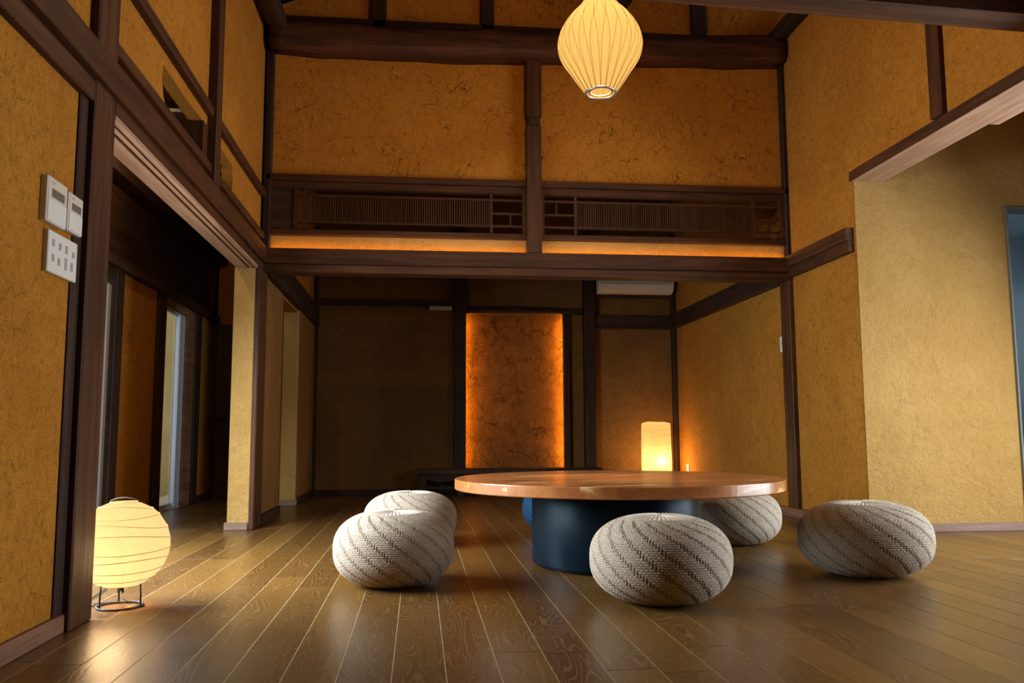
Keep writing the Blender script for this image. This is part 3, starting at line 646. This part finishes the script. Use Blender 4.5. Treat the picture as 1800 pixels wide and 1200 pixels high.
def knit(name, pale, brown, deep):
    t = NT(name); a = t.n('Attribute', dict(attribute_name='stitch')).outputs['Color']
    s3 = t.n('SeparateColor', Color=a); p = t.pos((1, 1, 3.5), obj=True, rnd=True)
    hz = t.noise(p, 26.0, 4.0, 0.75); hz2 = t.noise(t.pos((1, 1, 10.0), obj=True), 3.0, 2.0)
    col = t.mix(t.ramp(hz, 0.36, 0.66), pale, brown)
    col = t.mix(t.math('MULTIPLY', t.ramp(hz2, 0.4, 0.7), 0.3), col, brown)
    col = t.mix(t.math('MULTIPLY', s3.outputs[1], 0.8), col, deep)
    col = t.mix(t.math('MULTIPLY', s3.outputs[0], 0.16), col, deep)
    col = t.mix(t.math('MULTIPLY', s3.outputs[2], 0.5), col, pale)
    t.surf(Base_Color=col, Roughness=0.95, Specular_IOR_Level=0.1, Normal=t.bump(t.noise(p, 70.0, 3.0, 0.8), 0.4, 0.02)); return t.m
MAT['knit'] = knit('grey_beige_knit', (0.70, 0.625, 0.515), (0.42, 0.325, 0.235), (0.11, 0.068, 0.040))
MAT['knit_blue'] = knit('blue_knit', (0.025, 0.085, 0.17), (0.014, 0.05, 0.11), (0.006, 0.02, 0.05))
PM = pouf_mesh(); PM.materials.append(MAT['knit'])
PB = PM.copy(); PB.materials.clear(); PB.materials.append(MAT['knit_blue'])
for x, y, R, h, rz, tx, ty, me, lab in (
    (0.965, 3.37, 0.283, 0.330, 0.30, 0.00, 0.02, PM, 'grey knitted pouf nearest the viewer in front of the drum base'),
    (-0.105, 3.885, 0.268, 0.318, 1.9, 0.02, -0.03, PM, 'grey knitted pouf in front of the other one on the lantern side of the table'),
    (-0.045, 5.22, 0.280, 0.315, 3.3, 0.0, 0.02, PM, 'grey knitted pouf partly hidden behind another on the lantern side of the table'),
    (1.915, 5.04, 0.272, 0.318, 4.1, 0.0, 0.0, PM, 'grey knitted pouf tucked under the far edge of the table toward the lit wall'),
    (2.10, 3.87, 0.303, 0.332, 5.2, 0.0, -0.02, PM, 'grey knitted pouf standing alone toward the lit wall'),
    (0.985, 5.75, 0.283, 0.32, 2.2, 0.0, 0.0, PB, 'dark blue knitted pouf hidden behind the drum base of the table')):
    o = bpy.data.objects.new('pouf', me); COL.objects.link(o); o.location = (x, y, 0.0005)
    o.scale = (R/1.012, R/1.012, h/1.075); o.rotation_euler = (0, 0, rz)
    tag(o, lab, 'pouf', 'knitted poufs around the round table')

# ================================================================== PENDANT LAMP
pd = empty('pendant_lamp', (0.972, 4.35, 2.49)); tag(pd, 'glowing pear shaped pendant lamp with fine crossing ribs', 'pendant lamp')
MAT['bubble'] = paper('bubble_lamp_skin', (1.0, 0.55, 0.135), 0.92, (0.006, 0.004, 0.002), 0.5, 0.15)
hw = [(27, 1030), (30.5, 1000), (42, 900), (52.7, 800), (62, 720), (69, 640), (73.1, 560), (73.7, 480), (71.3, 400), (63.4, 300), (52.7, 200), (37.6, 100), (26, 0), (20.5, -80), (18, -150)]
KX, KZ = 0.00314, 0.00326
def zpx(v): return 3.037-v/6.31*KZ-2.49
prof = [(h*KX, zpx(v)) for h, v in hw]
# smooth the profile
def interp_prof(prof, n):
    zs = [p[1] for p in prof]; rs = [p[0] for p in prof]; out = []
    for k in range(n+1):
        z = zs[0]+(zs[-1]-zs[0])*k/n; i = max(j for j in range(len(zs)-1) if zs[j] <= z+1e-9)
        f = (z-zs[i])/(zs[i+1]-zs[i])
        def m(j):
            if j <= 0 or j >= len(zs)-1: j2 = min(max(j, 1), len(zs)-2); return (rs[j2+1]-rs[j2-1])/(zs[j2+1]-zs[j2-1])
            return (rs[j+1]-rs[j-1])/(zs[j+1]-zs[j-1])
        hh = zs[i+1]-zs[i]; h00 = 2*f**3-3*f*f+1; h10 = f**3-2*f*f+f; h01 = -2*f**3+3*f*f; h11 = f**3-f*f
        out.append((h00*rs[i]+h10*hh*m(i)+h01*rs[i+1]+h11*hh*m(i+1), z))
    return out
sp = interp_prof(prof, 60)
pshade = lathe('shade', sp, 'bubble', pd, 72)
lathe('bottom_ring', [(0.074, 0.003), (0.086, 0.005), (0.0885, 0.000), (0.086, -0.004), (0.078, -0.005), (0.073, -0.002), (0.074, 0.003)], 'steel', pd, 64, (0, 0, zpx(1030)))
lathe('inner_ring', [(0.056, 0.004), (0.068, 0.004), (0.068, 0.010), (0.056, 0.010), (0.056, 0.004)], 'wire', pd, 64, (0, 0, zpx(1030)))
lathe('cap', [(0.0, 0.03), (0.03, 0.028), (0.05, 0.01), (0.058, -0.004), (0.052, -0.008)], 'steel', pd, 40, (0, 0, sp[-1][1]))
tube('cord', [(0, 0, sp[-1][1]+0.03), (0, 0, 2.0)], 0.004, 'cord', pd, 8, local=True)
zw = zpx(330); NR = 22
def rr_at(z):
    for (r0_, z0_), (r1_, z1_) in zip(sp, sp[1:]):
        if z0_ <= z <= z1_: return r0_+(r1_-r0_)*(z-z0_)/(z1_-z0_)
    return sp[-1][0]
for fam in (1, -1):
    bmr = None
    for k in range(NR):
        pts = []
        for q in range(34):
            z = sp[0][1]+(sp[-1][1]-sp[0][1])*q/33.0
            dlt = (z-zw)/0.30; g_ = math.tanh(abs(dlt)*1.6)*math.copysign(1, dlt)
            th = 2*PI*(k+0.25)/NR+fam*g_*PI/NR*0.95
            r_ = rr_at(z)+0.0006; pts.append((r_*math.cos(th), r_*math.sin(th), z))
        tube('rib', pts, 0.0009, 'dwire', pshade, 5, local=True)
lb = bpy.data.lights.new('pendant_bulb', 'POINT'); lb.energy = 285; lb.color = (1.0, 0.62, 0.27); lb.shadow_soft_size = 0.045
lo = bpy.data.objects.new('pendant_bulb', lb); COL.objects.link(lo); lo.parent = pd; lo.location = (0, 0, 0.42)

# ================================================================== ROUND PAPER LANTERN
ln = empty('paper_lantern', (-1.146, 3.52, 0)); tag(ln, 'glowing round paper lantern on a black wire stand beside the post', 'floor lamp')
MAT['paper'] = paper('washi_paper', (1.0, 0.57, 0.215), 0.82, (0.06, 0.048, 0.03), 0.85, 0.11)
def lantern_surface(turns, zc, a, b, t0, t1, nu=72, wob=0.35):
    rnd = random.Random(4); ph = [rnd.random()*6.28 for _ in range(turns+3)]
    def pt(i, th):
        w = i+0.62*math.sin(th+ph[i])*wob+0.12*math.sin(2*th+ph[i]*2)
        t_ = t0+(t1-t0)*min(max(w/turns, 0), 1) if 0 < i < turns else (t0 if i == 0 else t1)
        g = 1-0.018*(0.5-0.5*math.cos(10*th))          # paper gores
        return Vector((a*math.sin(t_)*math.cos(th)*g, a*math.sin(t_)*math.sin(th)*g, zc+b*math.cos(t_)))
    return pt
lp = lantern_surface(9, 0.2395, 0.177, 0.170, 0.30, PI-0.42)
bm = bmesh.new(); NU = 80
rg = [[bm.verts.new(lp(i, 2*PI*j/NU)) for j in range(NU)] for i in range(10)]
for A, B in zip(rg, rg[1:]):
    for j in range(NU): bm.faces.new((A[j], A[(j+1) % NU], B[(j+1) % NU], B[j]))
lshade = from_bm('shade', bm, 'paper', ln, True, False)
for i in range(10): tube('rib', [lp(i, 2*PI*j/48)*1.0+Vector((0.0009*math.cos(2*PI*j/48), 0.0009*math.sin(2*PI*j/48), 0)) for j in range(48)], 0.0012, 'wire', lshade, 5, True, True)
hp = [( -0.060, 0, 0.394), (-0.050, 0, 0.409), (-0.028, 0, 0.417), (0, 0, 0.420), (0.028, 0, 0.417), (0.050, 0, 0.409), (0.060, 0, 0.394)]
tube('handle', hp, 0.0022, 'black', ln, 6, local=True)
tube('foot_ring', [(0.083*math.cos(2*PI*k/40), 0.083*math.sin(2*PI*k/40), 0.005) for k in range(40)], 0.0042, 'black', ln, 8, True, True)
for an in (-2.3, -0.2, 1.95):
    tube('leg', [(0.083*math.cos(an), 0.083*math.sin(an), 0.006), (0.082*math.cos(an), 0.082*math.sin(an), 0.05), (0.078*math.cos(an), 0.078*math.sin(an), 0.112)], 0.0034, 'black', ln, 6, local=True)
tube('socket', [(0, 0, 0.055), (0, 0, 0.15)], 0.012, 'black', ln, 10, local=True)
tube('cord', [(0, 0, 0.07), (0.012, -0.03, 0.045), (0.035, -0.035, 0.028), (0.062, -0.03, 0.022), (0.05, 0.05, 0.006), (-0.03, 0.09, 0.006), (-0.10, 0.06, 0.006), (-0.14, 0.0, 0.006), (-0.115, -0.03, 0.006), (-0.10, 0.01, 0.006), (-0.16, 0.08, 0.006), (-0.19, 0.4, 0.006)], 0.0028, 'cord', ln, 6, local=True)
lb = bpy.data.lights.new('lantern_bulb', 'POINT'); lb.energy = 20.0; lb.color = (1.0, 0.66, 0.33); lb.shadow_soft_size = 0.09
lo = bpy.data.objects.new('lantern_bulb', lb); COL.objects.link(lo); lo.parent = ln; lo.location = (-0.035, -0.065, 0.205)

# ================================================================== CORRIDOR CEILING LAMP (added above the line of sight to brighten the plaster)
cl_ = empty('added_ceiling_lamp', (-1.72, 5.75, 2.60)); tag(cl_, 'added paper ceiling lamp, unseen, brightening the corridor plaster', 'ceiling lamp')
MAT['paper3'] = paper('washi_paper_disc', (1.0, 0.66, 0.30), 2.0, (0.1, 0.08, 0.05), 0.5, 0.3)
lathe('shade', [(0.0, -0.045), (0.10, -0.045), (0.14, -0.03), (0.15, 0.0)], 'paper3', cl_, 40)
lathe('ceiling_plate', [(0.0, 0.0), (0.15, 0.0), (0.15, 0.06), (0.0, 0.06)], 'white', cl_, 40)
lb = bpy.data.lights.new('corridor_fill_bulb', 'POINT'); lb.energy = 60; lb.color = (1.0, 0.72, 0.38); lb.shadow_soft_size = 0.03
lo = bpy.data.objects.new('corridor_fill_bulb', lb); COL.objects.link(lo); lo.parent = cl_; lo.location = (0, 0, -0.02)

# ================================================================== TALL PAPER LAMP
tl = empty('column_lamp', (2.645, 9.30, 0)); tag(tl, 'tall glowing paper column lamp in the far corner behind the table', 'floor lamp')
MAT['paper2'] = paper('washi_paper_column', (1.0, 0.53, 0.14), 1.0, (0.05, 0.040, 0.020), 0.85, 0.22)
def colpt(th, z):
    c, s = math.cos(th), math.sin(th); q = (abs(c)**5+abs(s)**5)**(-1/5.0)
    r_ = 0.142*q*(1+0.015*math.sin(9*z+2*th)); r_ *= 1-0.05*math.exp(-((z-0.785)/0.03)**2)
    return Vector((r_*math.cos(th+0.12), r_*math.sin(th+0.12), z))
bm = bmesh.new(); NU = 64; zs = [0.06+0.725*k/24 for k in range(25)]
rg = [[bm.verts.new(colpt(2*PI*j/NU, z+(0.008*math.sin(2*PI*j/NU*2) if z > 0.78 else 0))) for j in range(NU)] for z in zs]
for A, B in zip(rg, rg[1:]):
    for j in range(NU): bm.faces.new((A[j], A[(j+1) % NU], B[(j+1) % NU], B[j]))
bm.faces.new(rg[-1])
tshade = from_bm('shade', bm, 'paper2', tl, True, True)
rnd = random.Random(12)
for k in range(13):
    z0_ = 0.10+0.052*k; ph_ = rnd.random()*6.28; am = 0.018+0.014*rnd.random()
    tube('rib', [colpt(2*PI*j/44, min(max(z0_+am*math.sin(2*PI*j/44+ph_), 0.065), 0.782))*1.003 for j in range(44)], 0.0010, 'wire', tshade, 5, True, True)
lathe('base', [(0.0, 0.0), (0.13, 0.0), (0.13, 0.03), (0.02, 0.04), (0.0, 0.04)], 'bz', tl, 40)
lb = bpy.data.lights.new('column_bulb', 'POINT'); lb.energy = 70.0; lb.color = (1.0, 0.60, 0.25); lb.shadow_soft_size = 0.03
lo = bpy.data.objects.new('column_bulb', lb); COL.objects.link(lo); lo.parent = tl; lo.location = (0.01, -0.07, 0.36)

# ================================================================== AIR CONDITIONER
ac = empty('air_conditioner', (2.48, 9.47, 2.272)); tag(ac, 'white wall mounted air conditioner under the lintel shadow', 'air conditioner')
acs = prism('casing', [(9.548, 2.272), (9.548, 2.56), (9.40, 2.56), (9.385, 2.54), (9.385, 2.37), (9.41, 2.305), (9.47, 2.275)], 'x', 2.04, 2.925, 'cream', ac, bev=0.004)
prism('louver', [(9.380, 2.372), (9.374, 2.368), (9.402, 2.302), (9.409, 2.306)], 'x', 2.11, 2.79, 'cream', acs)
box('panel_gap', 2.05, 2.915, 9.3835, 9.386, 2.380, 2.386, 'mark', acs)
box('display', 2.81, 2.89, 9.383, 9.386, 2.395, 2.415, 'mark', acs)

# ================================================================== CONTROLS ON THE LEFT WALL
def controller(y0, y1, z0, z1, lab):
    t = empty('wall_controller', (-1.2, (y0+y1)/2, z0)); tag(t, lab, 'thermostat', 'white controllers on the left wall')
    cs = box('casing', -1.206, -1.182, y0, y1, z0, z1, 'white', t, 0.003)
    box('upper_face', -1.183, -1.1805, y0+0.006, y1-0.004, z0+(z1-z0)*0.52, z1-0.004, 'cream', cs, 0.0008)
    box('flap', -1.183, -1.1795, y0+0.006, y1-0.004, z0+0.004, z0+(z1-z0)*0.51, 'white', cs, 0.001)
    box('display', -1.1806, -1.1797, y0+(y1-y0)*0.20, y0+(y1-y0)*0.84, z0+(z1-z0)*0.56, z0+(z1-z0)*0.75, 'screen', cs)
    box('print', -1.1806, -1.1799, y0+(y1-y0)*0.18, y0+(y1-y0)*0.38, z1-0.020, z1-0.016, 'mark', cs)
controller(2.775, 2.925, 1.345, 1.493, 'larger white controller with grey display on the near left wall')
controller(2.940, 3.060, 1.352, 1.485, 'smaller white controller nearer the post on the left wall')
sw = empty('switch_plate', (-1.2, 2.93, 1.19)); tag(sw, 'square white plate of eight switches below the two controllers', 'light switch')
swp = box('plate', -1.206, -1.187, 2.815, 3.045, 1.188, 1.325, 'white', sw, 0.003)
for (fy, fz, hh) in ((0.15, 0.72, 0.17), (0.16, 0.36, 0.18), (0.38, 0.70, 0.17), (0.36, 0.32, 0.18), (0.60, 0.70, 0.2), (0.60, 0.35, 0.3), (0.85, 0.66, 0.15), (0.81, 0.34, 0.22)):
    box('toggle', -1.188, -1.1855, 2.815+0.23*fy-0.008, 2.815+0.23*fy+0.010, 1.188+0.137*fz-0.137*hh/2, 1.188+0.137*fz+0.137*hh/2, 'mark', swp, 0.0006)
sr = empty('wall_switch', (2.985, 6.66, 1.32)); tag(sr, 'small white switch plate on the right wall beside the dark post', 'light switch')
box('plate', 2.978, 2.992, 6.625, 6.70, 1.325, 1.455, 'white', sr, 0.002); box('rocker', 2.974, 2.979, 6.645, 6.68, 1.36, 1.42, 'cream', sr, 0.001)
sb = empty('wall_box', (0.25, 9.59, 2.07)); tag(sb, 'small pale box under the black rail left of the alcove', 'box')
box('casing', 0.11, 0.372, 9.54, 9.62, 2.065, 2.112, 'cream', sb, 0.004); box('cover', 0.13, 0.355, 9.535, 9.541, 2.073, 2.104, 'cream', sb, 0.002)
ou = empty('wall_outlet', (2.985, 9.2, 0.2)); tag(ou, 'small pale outlet on the right wall beside the column lamp', 'outlet')
box('plate', 2.978, 2.992, 9.2, 9.27, 0.2, 0.32, 'white', ou, 0.002); box('socket', 2.975, 2.979, 9.22, 9.25, 0.24, 0.28, 'mark', ou)
